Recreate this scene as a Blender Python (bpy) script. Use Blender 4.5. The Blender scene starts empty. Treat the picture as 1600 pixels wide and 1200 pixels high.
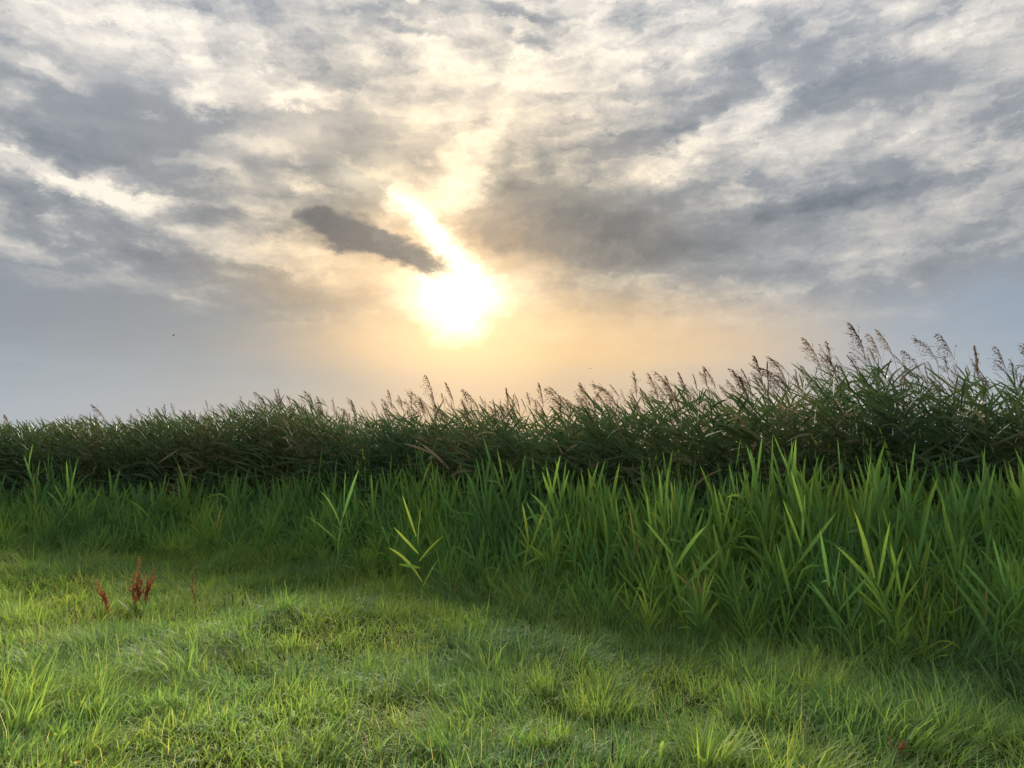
import bpy, math, random
import numpy as np
from mathutils import Matrix, Vector, Euler

scene = bpy.context.scene
COL = scene.collection

# ------------------------------------------------------------------ camera
F = 1232.0                    # focal length in pixels of the 1600 x 1200 photograph
CAM_H = 1.6
HORIZON = 690.0
PITCH = math.atan((HORIZON - 600.0) / F)
cam_data = bpy.data.cameras.new('camera')
cam = bpy.data.objects.new('camera', cam_data)
COL.objects.link(cam)
cam.location = (0, 0, CAM_H)
cam.rotation_euler = (math.pi / 2 + PITCH, 0, 0)
cam_data.sensor_width = 36.0
cam_data.lens = 36.0 * F / 1600.0
cam_data.clip_start = 0.05
cam_data.clip_end = 20000.0
scene.camera = cam

def ray(px, py):
    """world direction through a pixel of the photograph"""
    a, b = (px - 800.0) / F, (600.0 - py) / F
    c, s = math.cos(PITCH), math.sin(PITCH)
    return Vector((a, c - b * s, s + b * c)).normalized()

def azel(px, py):
    d = ray(px, py)
    return math.degrees(math.atan2(d.x, d.y)), math.degrees(math.asin(d.z))

def ground_at(px, py, z=0.0):
    d = ray(px, py)
    t = (z - CAM_H) / d.z
    return Vector((d.x * t, d.y * t, z))

def at_depth(px, py, y):
    d = ray(px, py)
    t = y / d.y
    return Vector((d.x * t, y, CAM_H + d.z * t))

# ------------------------------------------------------------------ exposure
EXPOSURE = 2.3
scene.view_settings.view_transform = 'Standard'
scene.view_settings.look = 'None'
scene.view_settings.exposure = EXPOSURE
scene.view_settings.gamma = 1.0
scene.view_settings.use_curve_mapping = False
scene.render.film_transparent = False
try:
    scene.cycles.max_bounces = 7
    scene.cycles.diffuse_bounces = 5
    scene.cycles.glossy_bounces = 1
    scene.cycles.transmission_bounces = 4
    scene.cycles.use_denoising = True
    scene.cycles.denoiser = 'OPENIMAGEDENOISE'
    scene.cycles.denoising_input_passes = 'RGB_ALBEDO_NORMAL'
    scene.cycles.denoising_prefilter = 'NONE'
    scene.cycles.use_adaptive_sampling = True
    scene.cycles.adaptive_threshold = 0.008
    scene.cycles.adaptive_min_samples = 4
    scene.cycles.sample_clamp_indirect = 4.0
except Exception:
    pass

SUN_AZ, SUN_EL = azel(712, 462)
LIT_AZ, LIT_EL = azel(708, 425)         # middle of the burnt-out glow: sun and the lit cloud round it

# ------------------------------------------------------------------ sky
def lin(c):
    c = c / 255.0
    return c / 12.92 if c <= 0.04045 else ((c + 0.055) / 1.055) ** 2.4

def rgb(r, g, b, k=1.0):
    return (lin(r) * k, lin(g) * k, lin(b) * k, 1.0)

class Net:
    """small helper that writes shader maths"""
    def __init__(self, tree):
        self.t = tree
    def n(self, typ, **kw):
        nd = self.t.nodes.new(typ)
        for k, v in kw.items():
            setattr(nd, k, v)
        return nd
    def put(self, sock, v):
        if isinstance(v, bpy.types.NodeSocket):
            self.t.links.new(v, sock)
        elif v is not None:
            sock.default_value = v
    def m(self, op, a, b=None, c=None, clamp=False):
        nd = self.n('ShaderNodeMath', operation=op, use_clamp=clamp)
        for i, v in enumerate((a, b, c)):
            if v is not None:
                self.put(nd.inputs[i], v)
        return nd.outputs[0]
    def add(self, a, b): return self.m('ADD', a, b)
    def sub(self, a, b): return self.m('SUBTRACT', a, b)
    def mul(self, a, b): return self.m('MULTIPLY', a, b)
    def div(self, a, b): return self.m('DIVIDE', a, b)
    def vm(self, op, a, b=None, out=0):
        nd = self.n('ShaderNodeVectorMath', operation=op)
        self.put(nd.inputs[0], a)
        if b is not None:
            self.put(nd.inputs[3 if op == 'SCALE' else 1], b)
        return nd.outputs[out]
    def comb(self, x, y, z=0.0):
        nd = self.n('ShaderNodeCombineXYZ')
        for i, v in enumerate((x, y, z)):
            self.put(nd.inputs[i], v)
        return nd.outputs[0]
    def sep(self, v):
        nd = self.n('ShaderNodeSeparateXYZ'); self.put(nd.inputs[0], v)
        return nd.outputs
    def step(self, v, a, b, lo=0.0, hi=1.0, kind='SMOOTHSTEP'):
        nd = self.n('ShaderNodeMapRange', interpolation_type=kind)
        self.put(nd.inputs[0], v)
        for i, x in enumerate((a, b, lo, hi)):
            self.put(nd.inputs[1 + i], x)
        return nd.outputs[0]
    def noise(self, v, scale, detail=5.0, rough=0.55, dist=0.0, out=0, lac=2.0):
        nd = self.n('ShaderNodeTexNoise', noise_dimensions='3D')
        self.put(nd.inputs['Vector'], v)
        nd.inputs['Scale'].default_value = scale
        nd.inputs['Detail'].default_value = detail
        nd.inputs['Roughness'].default_value = rough
        nd.inputs['Lacunarity'].default_value = lac
        nd.inputs['Distortion'].default_value = dist
        return nd.outputs[out]
    def mix(self, f, a, b, blend='MIX'):
        nd = self.n('ShaderNodeMix', data_type='RGBA', blend_type=blend)
        self.put(nd.inputs[0], f); self.put(nd.inputs[6], a); self.put(nd.inputs[7], b)
        return nd.outputs[2]
    def ramp(self, f, stops, interp='LINEAR'):
        nd = self.n('ShaderNodeValToRGB')
        cr = nd.color_ramp; cr.interpolation = interp
        while len(cr.elements) > 1:
            cr.elements.remove(cr.elements[-1])
        cr.elements[0].position, cr.elements[0].color = stops[0]
        for p, c in stops[1:]:
            cr.elements.new(p).color = c
        self.put(nd.inputs[0], f)
        return nd.outputs[0]
    def map(self, v, loc=(0, 0, 0), rot=0.0, scale=(1, 1, 1), kind='TEXTURE'):
        nd = self.n('ShaderNodeMapping', vector_type=kind)
        self.put(nd.inputs[0], v)
        nd.inputs['Location'].default_value = loc
        nd.inputs['Rotation'].default_value = (0, 0, rot)
        nd.inputs['Scale'].default_value = scale
        return nd.outputs[0]

world = bpy.data.worlds.new('World')
scene.world = world
world.use_nodes = True
wt = world.node_tree
wt.nodes.clear()
W = Net(wt)
DEG_PX = F * math.pi / 180.0            # about 21.5 photo pixels to a degree

def build_sky():
    d = W.n('ShaderNodeTexCoord').outputs['Generated']
    x, y, z = W.sep(d)
    az = W.mul(W.m('ARCTAN2', x, y), 180 / math.pi)
    el = W.mul(W.m('ARCSINE', z), 180 / math.pi)
    ang = W.comb(az, el)
    # a cloud deck seen in perspective: points of a flat sheet overhead
    zz = W.add(W.m('MAXIMUM', z, 0.0), 0.34)
    deck = W.comb(W.div(x, zz), W.div(y, zz), 0.0)
    # turbulence that bends every cloud edge
    half = (0.5, 0.5, 0.5)
    wn = W.vm('SUBTRACT', W.noise(W.map(ang, (1.3, 2.1, 4.0), scale=(1.8, 1, 1)), 0.22, 5, 0.6, out=1), half)
    wn2 = W.vm('SUBTRACT', W.noise(W.map(ang, (3, 7, 0), scale=(1.7, 1, 1)), 0.9, 5, 0.65, out=1), half)
    warped = W.vm('ADD', ang, W.vm('MULTIPLY', wn, (4.6, 2.6, 0.0)))
    warped = W.vm('ADD', warped, W.vm('MULTIPLY', wn2, (4.2, 2.3, 0.0)))
    gentle = W.vm('ADD', ang, W.vm('MULTIPLY', wn, (2.4, 1.4, 0.0)))
    gentle = W.vm('ADD', gentle, W.vm('MULTIPLY', wn2, (2.4, 1.5, 0.0)))

    def total(items):
        s = items[0]
        for i in items[1:]:
            s = W.add(s, i)
        return s

    def pile(vec, specs, sign=1.0):
        """sum of soft-edged cloud masses: centre, half sizes and tilt as seen in the photograph, weight.
        The running sum travels in z, so the masses are worked out one after the other."""
        for px, py, w, h, rot, weight in specs:
            a, e = azel(px, py)
            v = W.map(vec, (a, e, 0), math.radians(rot), (w / DEG_PX, h / DEG_PX, 1e9))
            f = W.step(W.vm('LENGTH', v, out=1), 0.0, 1.0, weight * sign, 0.0)
            vec = W.vm('ADD', vec, W.comb(0.0, 0.0, f))
        return vec

    def flat(vec):
        return W.vm('MULTIPLY', vec, (1.0, 1.0, 0.0))

    def height(vec):
        return W.sep(vec)[2]

    # ---- texture of the deck
    streak = W.map(deck, rot=0.12, scale=(0.75, 1.35, 1))
    big = W.noise(streak, 1.1, 6, 0.56, 0.5)
    fine = W.noise(W.vm('ADD', streak, W.vm('MULTIPLY', wn2, (0.12, 0.2, 0))), 6.0, 7, 0.62, 0.25)
    puff = W.noise(W.vm('ADD', W.map(deck, rot=-0.2, scale=(0.8, 1.1, 1)), W.vm('MULTIPLY', wn2, (0.05, 0.1, 0))), 13.0, 4, 0.55, 0.2)
    ripple = W.noise(W.map(gentle, rot=0.06, scale=(4.0, 1, 1)), 0.8, 5, 0.55, 0.3)
    hi = W.step(el, 3.5, 13.0, 0.06, 1.0)              # the lowest air is smooth haze
    tex = total([W.mul(W.sub(big, 0.5), 0.45), W.mul(W.sub(fine, 0.5), 0.95), W.mul(W.sub(puff, 0.5), 0.60), W.mul(W.sub(ripple, 0.5), 0.95)])
    calm = height(pile(flat(gentle), [(250, 190, 420, 120, -8, 0.75), (560, 225, 190, 90, -20, 0.6), (1420, 150, 300, 110, 8, 0.35), (1300, 380, 420, 70, 8, 0.4)]))
    tex = W.mul(W.mul(tex, hi), W.m('SUBTRACT', 1.0, calm, clamp=True))

    # ---- masses: bright (+) and shaded (-) clouds
    B = [
        (330, 95, 420, 95, -14, .26), (60, 20, 200, 80, -20, .18), (640, 170, 150, 170, 20, .22), (800, 90, 260, 130, 0, .18),
        (60, 110, 90, 22, -12, .42), (320, 158, 64, 34, 12, .55), (470, 152, 90, 28, 4, .5), (400, 228, 120, 44, 10, .46),
        (330, 262, 110, 24, -8, .36), (110, 278, 210, 26, -9, .42), (215, 315, 120, 42, -12, .36), (480, 290, 90, 20, -12, .4),
        (560, 262, 70, 16, -16, .3), (740, 180, 190, 130, 0, .22), (880, 150, 190, 110, 10, .16),
        (640, 300, 140, 40, -35, .42), (720, 300, 95, 45, 10, .38), (690, 370, 150, 44, -42, .5), (730, 250, 70, 60, 0, .25),
        (1080, 245, 230, 55, 24, .30), (1190, 190, 70, 60, 30, .2), (980, 265, 130, 36, 14, .18), (1230, 235, 160, 40, 18, .16),
        (1480, 70, 130, 60, 8, .18), (1420, 210, 150, 36, 20, .18), (1530, 240, 120, 26, 10, .2), (1500, 310, 150, 28, 14, .16),
        (470, 405, 330, 52, -6, .34), (60, 385, 120, 30, -4, .14), (250, 460, 220, 20, -10, .16), (20, 150, 30, 40, 0, .2),
        (30, 215, 40, 14, -20, .2), (230, 180, 36, 8, 0, .2), (930, 60, 140, 70, 0, .08),
        (1400, 380, 220, 32, 10, .10), (1030, 500, 320, 60, 0, .16), (760, 520, 300, 60, 0, .18),
    ]
    D = [
        (230, 185, 330, 90, 0, .36), (30, 85, 80, 60, -20, .30), (120, 235, 260, 34, -6, .36), (560, 220, 110, 60, -30, .30),
        (430, 265, 190, 34, 0, .18), (530, 130, 110, 46, 0, .24), (300, 245, 160, 20, -6, .16), (380, 200, 90, 26, 0, .2),
        (130, 335, 240, 44, -12, .34), (330, 345, 130, 22, 0, .34), (250, 410, 250, 30, -6, .28), (420, 425, 70, 12, -18, .34),
        (60, 300, 130, 30, -14, .16), (420, 475, 260, 30, 2, .28), (150, 480, 260, 46, 0, .24), (390, 424, 30, 12, -20, .3),
        (640, 12, 90, 16, 0, .34), (650, 50, 70, 12, -8, .34), (790, 14, 90, 14, -14, .46), (820, 62, 80, 13, -12, .42),
        (700, 60, 60, 10, 0, .12), (890, 145, 110, 12, 4, .26), (960, 142, 30, 16, 20, .2), (870, 185, 60, 8, 0, .2),
        (1000, 225, 130, 34, 6, .36), (1080, 195, 130, 28, 32, .46), (1150, 110, 90, 70, 20, .26), (1240, 60, 150, 70, 0, .16),
        (1360, 130, 160, 62, 8, .40), (1270, 165, 100, 26, 18, .26), (1440, 130, 150, 60, 0, .24), (1560, 170, 110, 40, 0, .22),
        (820, 300, 80, 26, 0, .50), (950, 330, 190, 60, 0, .52), (780, 370, 110, 44, -10, .50), (1000, 390, 250, 48, -4, .42),
        (1240, 325, 290, 36, 14, .44), (1360, 295, 170, 16, 4, .34), (1170, 375, 170, 40, 8, .26), (1150, 430, 130, 26, 4, .20),
        (1180, 283, 40, 18, 0, .3), (1560, 340, 140, 30, 8, .14), (1300, 20, 250, 30, 0, .10), (1010, 20, 100, 26, 0, .16),
        (880, 480, 70, 8, 2, .10), (1050, 478, 130, 12, 0, .07), (1500, 440, 260, 60, 4, .16), (1000, 45, 50, 14, 30, .18),
    ]
    t = W.add(tex, W.step(el, 2.0, 42.0, 0.54, 0.74))
    t = W.add(t, height(pile(pile(flat(warped), B, 0.95), D, -0.78)))
    # ---- one compact dark cloud with crisp edges beside the sun
    c1 = height(pile(flat(gentle), [(545, 366, 112, 52, -21, 1.1), (630, 396, 112, 34, -18, 1.0), (496, 342, 50, 28, -8, .8)]))
    rag = W.add(W.mul(W.sub(fine, 0.5), 1.5), W.add(W.mul(W.sub(puff, 0.5), 1.2), W.mul(W.sub(ripple, 0.5), 0.4)))
    c1 = W.add(c1, W.mul(rag, W.m('MINIMUM', W.mul(c1, 3.0), 1.0)))
    lump = W.step(c1, 0.10, 0.80)
    rim = W.mul(W.step(c1, -0.25, 0.12), W.step(c1, 0.12, 0.55, 1.0, 0.0))
    bank = height(pile(flat(gentle), [(860, 345, 190, 70, -4, 1.0), (970, 365, 210, 70, 6, 1.0), (785, 380, 90, 50, -12, .8), (1000, 400, 260, 50, 0, .6)]))
    bank = W.add(bank, W.mul(W.mul(W.sub(W.add(W.mul(fine, 0.5), W.mul(puff, 0.5)), 0.5), 4.2), W.m('MINIMUM', W.mul(bank, 1.6), 1.0)))
    bank = W.step(bank, 0.1, 1.3, 0.0, 0.8)
    cover = W.m('MAXIMUM', lump, bank)

    # ---- colours of the deck (display values; the exposure is taken off at the end)
    t = W.m('MULTIPLY_ADD', t, 0.98, -0.10)
    t = W.m('MAXIMUM', t, W.m('MULTIPLY_ADD', t, 0.42, 0.20))          # the darkest bellies keep their texture
    col = W.ramp(t, [(0.0, rgb(92, 96, 104)), (0.20, rgb(124, 130, 139)), (0.40, rgb(158, 161, 165)),
                     (0.58, rgb(188, 186, 183)), (0.76, rgb(218, 212, 204)), (0.93, rgb(244, 236, 220)), (1.0, rgb(252, 246, 230))])
    # ---- sun and the warm air around it
    sdir = Vector((math.sin(math.radians(SUN_AZ)) * math.cos(math.radians(SUN_EL)),
                   math.cos(math.radians(SUN_AZ)) * math.cos(math.radians(SUN_EL)), math.sin(math.radians(SUN_EL))))
    sep_deg = W.mul(W.m('ARCCOSINE', W.m('MINIMUM', W.vm('DOT_PRODUCT', d, tuple(sdir), out=1), 1.0)), 180 / math.pi)
    warm_all = W.step(sep_deg, 3.0, 26.0, 1.0, 0.0)
    col = W.mix(W.mul(warm_all, 0.9), col, W.mix(1.0, col, rgb(255, 236, 204), 'MULTIPLY'))
    # clear-air colour near the horizon
    side = W.step(az, -34.0, 34.0, kind='LINEAR')
    haze = W.ramp(side, [(0.0, rgb(164, 177, 190)), (0.25, rgb(160, 168, 174)), (0.42, rgb(176, 166, 156)), (0.52, rgb(184, 166, 150)),
                         (0.72, rgb(192, 178, 166)), (0.88, rgb(182, 185, 188)), (1.0, rgb(168, 182, 196))])
    upper = W.ramp(side, [(0.0, rgb(138, 146, 156)), (0.25, rgb(142, 146, 150)), (0.42, rgb(196, 174, 142)), (0.52, rgb(236, 204, 158)),
                          (0.70, rgb(206, 190, 170)), (0.86, rgb(160, 168, 178)), (1.0, rgb(146, 160, 178))])
    haze = W.mix(W.step(W.add(el, W.mul(W.sub(ripple, 0.5), 3.0)), 1.0, 9.0), haze, upper)
    edge = W.mul(W.m('ABSOLUTE', W.sub(az, 3.0)), 0.17)
    low = W.step(W.add(el, W.mul(W.sub(ripple, 0.5), 5.0)), W.add(edge, 3.0), W.add(edge, 7.5), 0.94, 0.0)
    col = W.mix(low, col, haze)
    # peach band of lit haze under and beside the sun
    ell = W.map(gentle, (SUN_AZ + 6.5, SUN_EL - 3.4, 0), 0, (4.6, 1.0, 1))
    band = W.mul(W.step(W.vm('LENGTH', ell, out=1), 0.6, 5.6, 0.95, 0.0), W.step(W.add(el, W.mul(W.sub(ripple, 0.5), 1.5)), 3.4, 6.5))
    ell2 = W.map(gentle, (SUN_AZ - 3.0, SUN_EL + 1.5, 0), 0, (2.8, 1.0, 1))
    band2 = W.step(W.vm('LENGTH', ell2, out=1), 1.0, 6.0, 0.5, 0.0)
    col = W.mix(W.m('MAXIMUM', band, band2), col, W.mix(0.3, rgb(250, 206, 146), col))
    nish = W.n('ShaderNodeTexSky', sky_type='NISHITA', sun_disc=False)
    nish.sun_elevation = math.radians(LIT_EL)
    nish.sun_rotation = math.radians(LIT_AZ)
    nish.air_density = 1.2; nish.dust_density = 1.0; nish.ozone_density = 1.5
    # the glow proper
    burn = height(pile(flat(gentle), [(708, 460, 118, 66, 0, 1.5), (698, 385, 130, 33, -45, 0.95), (642, 330, 76, 28, -38, .6), (722, 298, 90, 36, 12, .35),
                                      (712, 508, 60, 46, 0, .7), (790, 450, 80, 36, 6, .35), (560, 285, 70, 26, -25, .25), (735, 245, 50, 50, 0, .12)]))
    burn = W.mul(burn, W.m('MULTIPLY_ADD', fine, 0.8, 0.6))
    ring = W.step(sep_deg, 1.0, 11.0, 1.0, 0.0)
    clear = W.sub(1.0, W.mul(cover, 0.97))
    glow = W.vm('ADD', W.vm('SCALE', rgb(255, 240, 204)[:3], W.mul(W.mul(burn, clear), 0.95)),
                W.vm('SCALE', rgb(255, 208, 156)[:3], W.mul(W.mul(ring, W.add(clear, W.mul(rim, 1.6))), 0.16)))
    dark = W.ramp(W.m('MULTIPLY_ADD', fine, 2.0, -0.5), [(0.0, rgb(80, 82, 88)), (0.5, rgb(100, 101, 104)), (1.0, rgb(142, 137, 130))])
    col = W.mix(W.mul(cover, 0.95), col, dark)
    col = W.vm('ADD', col, glow)
    # brightness added overhead to lift ambient light, shaped like an overcast deck: L ~ 1 + 2 sin(elevation)
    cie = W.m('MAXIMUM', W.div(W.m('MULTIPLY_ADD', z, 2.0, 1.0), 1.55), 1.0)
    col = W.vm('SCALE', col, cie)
    k = 2.0 ** -EXPOSURE
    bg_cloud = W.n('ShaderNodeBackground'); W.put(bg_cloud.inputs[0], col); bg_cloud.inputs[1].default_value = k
    bg_air = W.n('ShaderNodeBackground'); W.put(bg_air.inputs[0], nish.outputs[0]); bg_air.inputs[1].default_value = 0.05
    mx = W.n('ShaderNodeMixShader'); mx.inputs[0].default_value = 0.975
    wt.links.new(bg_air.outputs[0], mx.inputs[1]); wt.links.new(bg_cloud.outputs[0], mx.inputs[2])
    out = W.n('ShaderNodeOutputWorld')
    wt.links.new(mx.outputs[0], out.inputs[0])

build_sky()
world.cycles.sampling_method = 'NONE'

# ------------------------------------------------------------------ sun
sun_data = bpy.data.lights.new('sun', 'SUN')
sun = bpy.data.objects.new('sun', sun_data)
COL.objects.link(sun)
sun_data.energy = 5.0
sun_data.angle = math.radians(40.0)
sun_data.color = (1.0, 0.89, 0.74)
sun.rotation_euler = (math.radians(90 - LIT_EL), 0, math.radians(180 - LIT_AZ))
sun.location = (0, 0, 30)

# ------------------------------------------------------------------ helpers
rng = np.random.default_rng(11)
random.seed(5)

def tag(o, label=None, cat=None, group=None, kind=None):
    if label: o['label'] = label
    if cat: o['category'] = cat
    if group: o['group'] = group
    if kind: o['kind'] = kind
    return o

def empty(name, loc, parent=None):
    o = bpy.data.objects.new(name, None)
    o.empty_display_size = 0.05
    o.location = loc
    COL.objects.link(o)
    if parent: o.parent = parent
    return o

def place(name, mesh, parent=None, mat=None):
    o = bpy.data.objects.new(name, mesh)
    COL.objects.link(o)
    if parent: o.parent = parent
    if mat is not None: o.matrix_local = mat
    return o

def make_mesh(name, V, polys, material, tint=None, smooth=True):
    """polys: list of integer arrays, one array (n, k) for every polygon size"""
    me = bpy.data.meshes.new(name)
    V = np.ascontiguousarray(V, dtype=np.float32)
    polys = [np.ascontiguousarray(p, dtype=np.int32) for p in polys if len(p)]
    nl = sum(p.size for p in polys); nf = sum(len(p) for p in polys)
    me.vertices.add(len(V)); me.vertices.foreach_set('co', V.ravel())
    me.loops.add(nl); me.polygons.add(nf)
    me.loops.foreach_set('vertex_index', np.concatenate([p.ravel() for p in polys]))
    tot = np.concatenate([np.full(len(p), p.shape[1], dtype=np.int32) for p in polys])
    start = np.zeros(nf, dtype=np.int32); start[1:] = np.cumsum(tot)[:-1]
    me.polygons.foreach_set('loop_start', start)
    me.polygons.foreach_set('loop_total', tot)
    me.polygons.foreach_set('use_smooth', np.full(nf, smooth, dtype=bool))
    at = me.attributes.new('tint', 'FLOAT', 'POINT')
    t = np.full(len(V), 0.5, dtype=np.float32) if tint is None else np.ascontiguousarray(tint, dtype=np.float32)
    at.data.foreach_set('value', t)
    me.materials.append(material)
    me.update(calc_edges=True)
    return me

class Field:
    """smooth random field made of a few waves, about -1..1"""
    def __init__(self, seed, wave, n=9):
        r = np.random.default_rng(seed)
        a = r.uniform(0, 2 * np.pi, n); k = 2 * np.pi / (wave * r.uniform(0.55, 1.9, n))
        self.kx, self.ky, self.p = k * np.cos(a), k * np.sin(a), r.uniform(0, 2 * np.pi, n)
        self.s = 1.0 / math.sqrt(n * 0.5)
    def __call__(self, x, y):
        x = np.asarray(x, dtype=float); y = np.asarray(y, dtype=float)
        return self.s * sum(np.sin(kx * x + ky * y + p) for kx, ky, p in zip(self.kx, self.ky, self.p))

# ------------------------------------------------------------------ materials
def leaf_material(name, stops, trans=0.35, rough=0.5, spec=0.35, jitter=0.18, warm=(1.5, 1.35, 0.7)):
    m = bpy.data.materials.new(name)
    m.use_nodes = True
    t = m.node_tree; t.nodes.clear()
    n = Net(t)
    at = n.n('ShaderNodeAttribute', attribute_name='tint').outputs['Fac']
    rnd = n.n('ShaderNodeObjectInfo').outputs['Random']
    f = n.add(at, n.mul(n.sub(rnd, 0.5), jitter))
    col = n.ramp(f, stops)
    # faint veins and blotches along the blade
    pos = n.n('ShaderNodeNewGeometry').outputs['Position']
    spot = n.noise(pos, 38.0, 3, 0.6)
    col = n.mix(n.mul(n.step(spot, 0.35, 0.75), 0.35), col, n.mix(1.0, col, (0.62, 0.66, 0.6, 1), 'MULTIPLY'))
    p = n.n('ShaderNodeBsdfPrincipled')
    n.put(p.inputs['Base Color'], col)
    p.inputs['Roughness'].default_value = rough
    p.inputs['Specular IOR Level'].default_value = spec
    tr = n.n('ShaderNodeBsdfTranslucent')
    n.put(tr.inputs[0], n.mix(1.0, col, tuple(warm) + (1,), 'MULTIPLY'))
    mx = n.n('ShaderNodeMixShader'); mx.inputs[0].default_value = trans
    t.links.new(p.outputs[0], mx.inputs[1]); t.links.new(tr.outputs[0], mx.inputs[2])
    out = n.n('ShaderNodeOutputMaterial'); t.links.new(mx.outputs[0], out.inputs[0])
    return m

M_GRASS = leaf_material('meadow_grass', [(0.0, (0.078, 0.165, 0.088, 1)), (0.35, (0.130, 0.245, 0.088, 1)), (0.62, (0.190, 0.295, 0.072, 1)),
                                         (0.85, (0.260, 0.315, 0.085, 1)), (1.0, (0.45, 0.39, 0.20, 1))], trans=0.48, rough=0.55, spec=0.09, warm=(1.5, 1.45, 0.8), jitter=0.08)
M_YOUNG = leaf_material('young_reed_leaf', [(0.0, (0.074, 0.175, 0.076, 1)), (0.45, (0.122, 0.260, 0.076, 1)), (0.75, (0.178, 0.320, 0.068, 1)),
                                            (0.95, (0.29, 0.38, 0.07, 1)), (1.0, (0.36, 0.30, 0.13, 1))], trans=0.40, rough=0.5, spec=0.18, jitter=0.12, warm=(1.4, 1.3, 0.8))
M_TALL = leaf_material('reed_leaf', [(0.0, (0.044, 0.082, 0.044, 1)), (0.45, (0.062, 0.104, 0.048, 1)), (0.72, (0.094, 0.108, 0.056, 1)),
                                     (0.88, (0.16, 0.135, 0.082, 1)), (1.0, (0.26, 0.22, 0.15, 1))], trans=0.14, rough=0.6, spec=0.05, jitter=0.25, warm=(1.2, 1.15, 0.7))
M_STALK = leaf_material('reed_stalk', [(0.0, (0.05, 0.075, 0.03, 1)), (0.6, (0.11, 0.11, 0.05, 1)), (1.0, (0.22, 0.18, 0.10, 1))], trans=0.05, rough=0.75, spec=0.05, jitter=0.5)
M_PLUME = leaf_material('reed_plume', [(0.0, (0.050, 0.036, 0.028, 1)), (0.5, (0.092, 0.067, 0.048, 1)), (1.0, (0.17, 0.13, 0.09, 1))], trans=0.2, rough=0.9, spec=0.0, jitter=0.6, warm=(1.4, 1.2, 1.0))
M_STRAW = leaf_material('dry_straw', [(0.0, (0.22, 0.17, 0.08, 1)), (0.5, (0.36, 0.30, 0.15, 1)), (1.0, (0.50, 0.44, 0.27, 1))], trans=0.25, rough=0.6, spec=0.3, jitter=0.5, warm=(1.1, 1.0, 0.8))
M_DOCK = leaf_material('dock_seed', [(0.0, (0.16, 0.065, 0.042, 1)), (0.5, (0.30, 0.125, 0.070, 1)), (1.0, (0.42, 0.22, 0.11, 1))], trans=0.35, rough=0.75, spec=0.15, jitter=0.3, warm=(1.5, 1.1, 0.8))
M_BROWN = leaf_material('brown_seed', [(0.0, (0.05, 0.035, 0.022, 1)), (0.5, (0.095, 0.065, 0.035, 1)), (1.0, (0.16, 0.115, 0.06, 1))], trans=0.1, rough=0.8, spec=0.1, jitter=0.5)
M_YELLOW = leaf_material('yellow_petal', [(0.0, (0.65, 0.42, 0.02, 1)), (1.0, (0.80, 0.58, 0.03, 1))], trans=0.3, rough=0.6, spec=0.2)
M_BIRD = leaf_material('bird_feather', [(0.0, (0.02, 0.02, 0.022, 1)), (1.0, (0.05, 0.045, 0.045, 1))], trans=0.0, rough=0.7, spec=0.2)

def soil_material():
    m = bpy.data.materials.new('meadow_soil')
    m.use_nodes = True
    n = Net(m.node_tree)
    p = m.node_tree.nodes['Principled BSDF']
    pos = n.n('ShaderNodeNewGeometry').outputs['Position']
    a = n.noise(pos, 1.3, 6, 0.6); b = n.noise(pos, 28.0, 5, 0.7)
    col = n.ramp(n.add(n.mul(a, 0.55), n.mul(b, 0.45)), [(0.3, (0.022, 0.030, 0.012, 1)), (0.5, (0.045, 0.070, 0.018, 1)), (0.7, (0.085, 0.095, 0.035, 1))])
    n.put(p.inputs['Base Color'], col)
    p.inputs['Roughness'].default_value = 0.9
    p.inputs['Specular IOR Level'].default_value = 0.0
    bm = n.n('ShaderNodeBump'); bm.inputs['Strength'].default_value = 0.8; bm.inputs['Distance'].default_value = 0.04
    n.put(bm.inputs['Height'], b)
    m.node_tree.links.new(bm.outputs[0], p.inputs['Normal'])
    return m

# ------------------------------------------------------------------ ground
G1, G2 = Field(3, 3.2), Field(4, 1.1)
def gz(x, y):
    x = np.asarray(x, float); y = np.asarray(y, float)
    r = np.hypot(x, y - 6)
    return (0.022 * G1(x, y) + 0.016 * G2(x, y)) * np.clip(1.6 - r / 22.0, 0, 1)

def axis(near, step_, far):
    a = list(np.arange(-near, near + 1e-6, step_)); d = step_
    while a[-1] < far:
        d *= 1.35; a.append(a[-1] + d)
    b = [-v for v in a if v > near]
    return np.array(sorted(b) + a)

def build_ground():
    xs = axis(16.0, 0.25, 9000.0); ys = axis(16.0, 0.25, 9000.0) + 6.0
    X, Y = np.meshgrid(xs, ys)
    V = np.stack([X.ravel(), Y.ravel(), gz(X, Y).ravel()], 1)
    nx, ny = len(xs), len(ys)
    i = (np.arange(ny - 1)[:, None] * nx + np.arange(nx - 1)[None, :]).ravel()
    Q = np.stack([i, i + 1, i + 1 + nx, i + nx], 1)
    o = place('ground', make_mesh('ground', V, [Q], soil_material()))
    tag(o, 'flat damp meadow soil under the grass and reeds', 'ground', kind='structure')
build_ground()

# ------------------------------------------------------------------ lines read off the photograph
PXS = lambda pts: (np.array([p[0] for p in pts], float), np.array([p[1] for p in pts], float))
def curve(pts):
    a, b = PXS(pts)
    return lambda v: np.interp(v, a, b)
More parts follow.
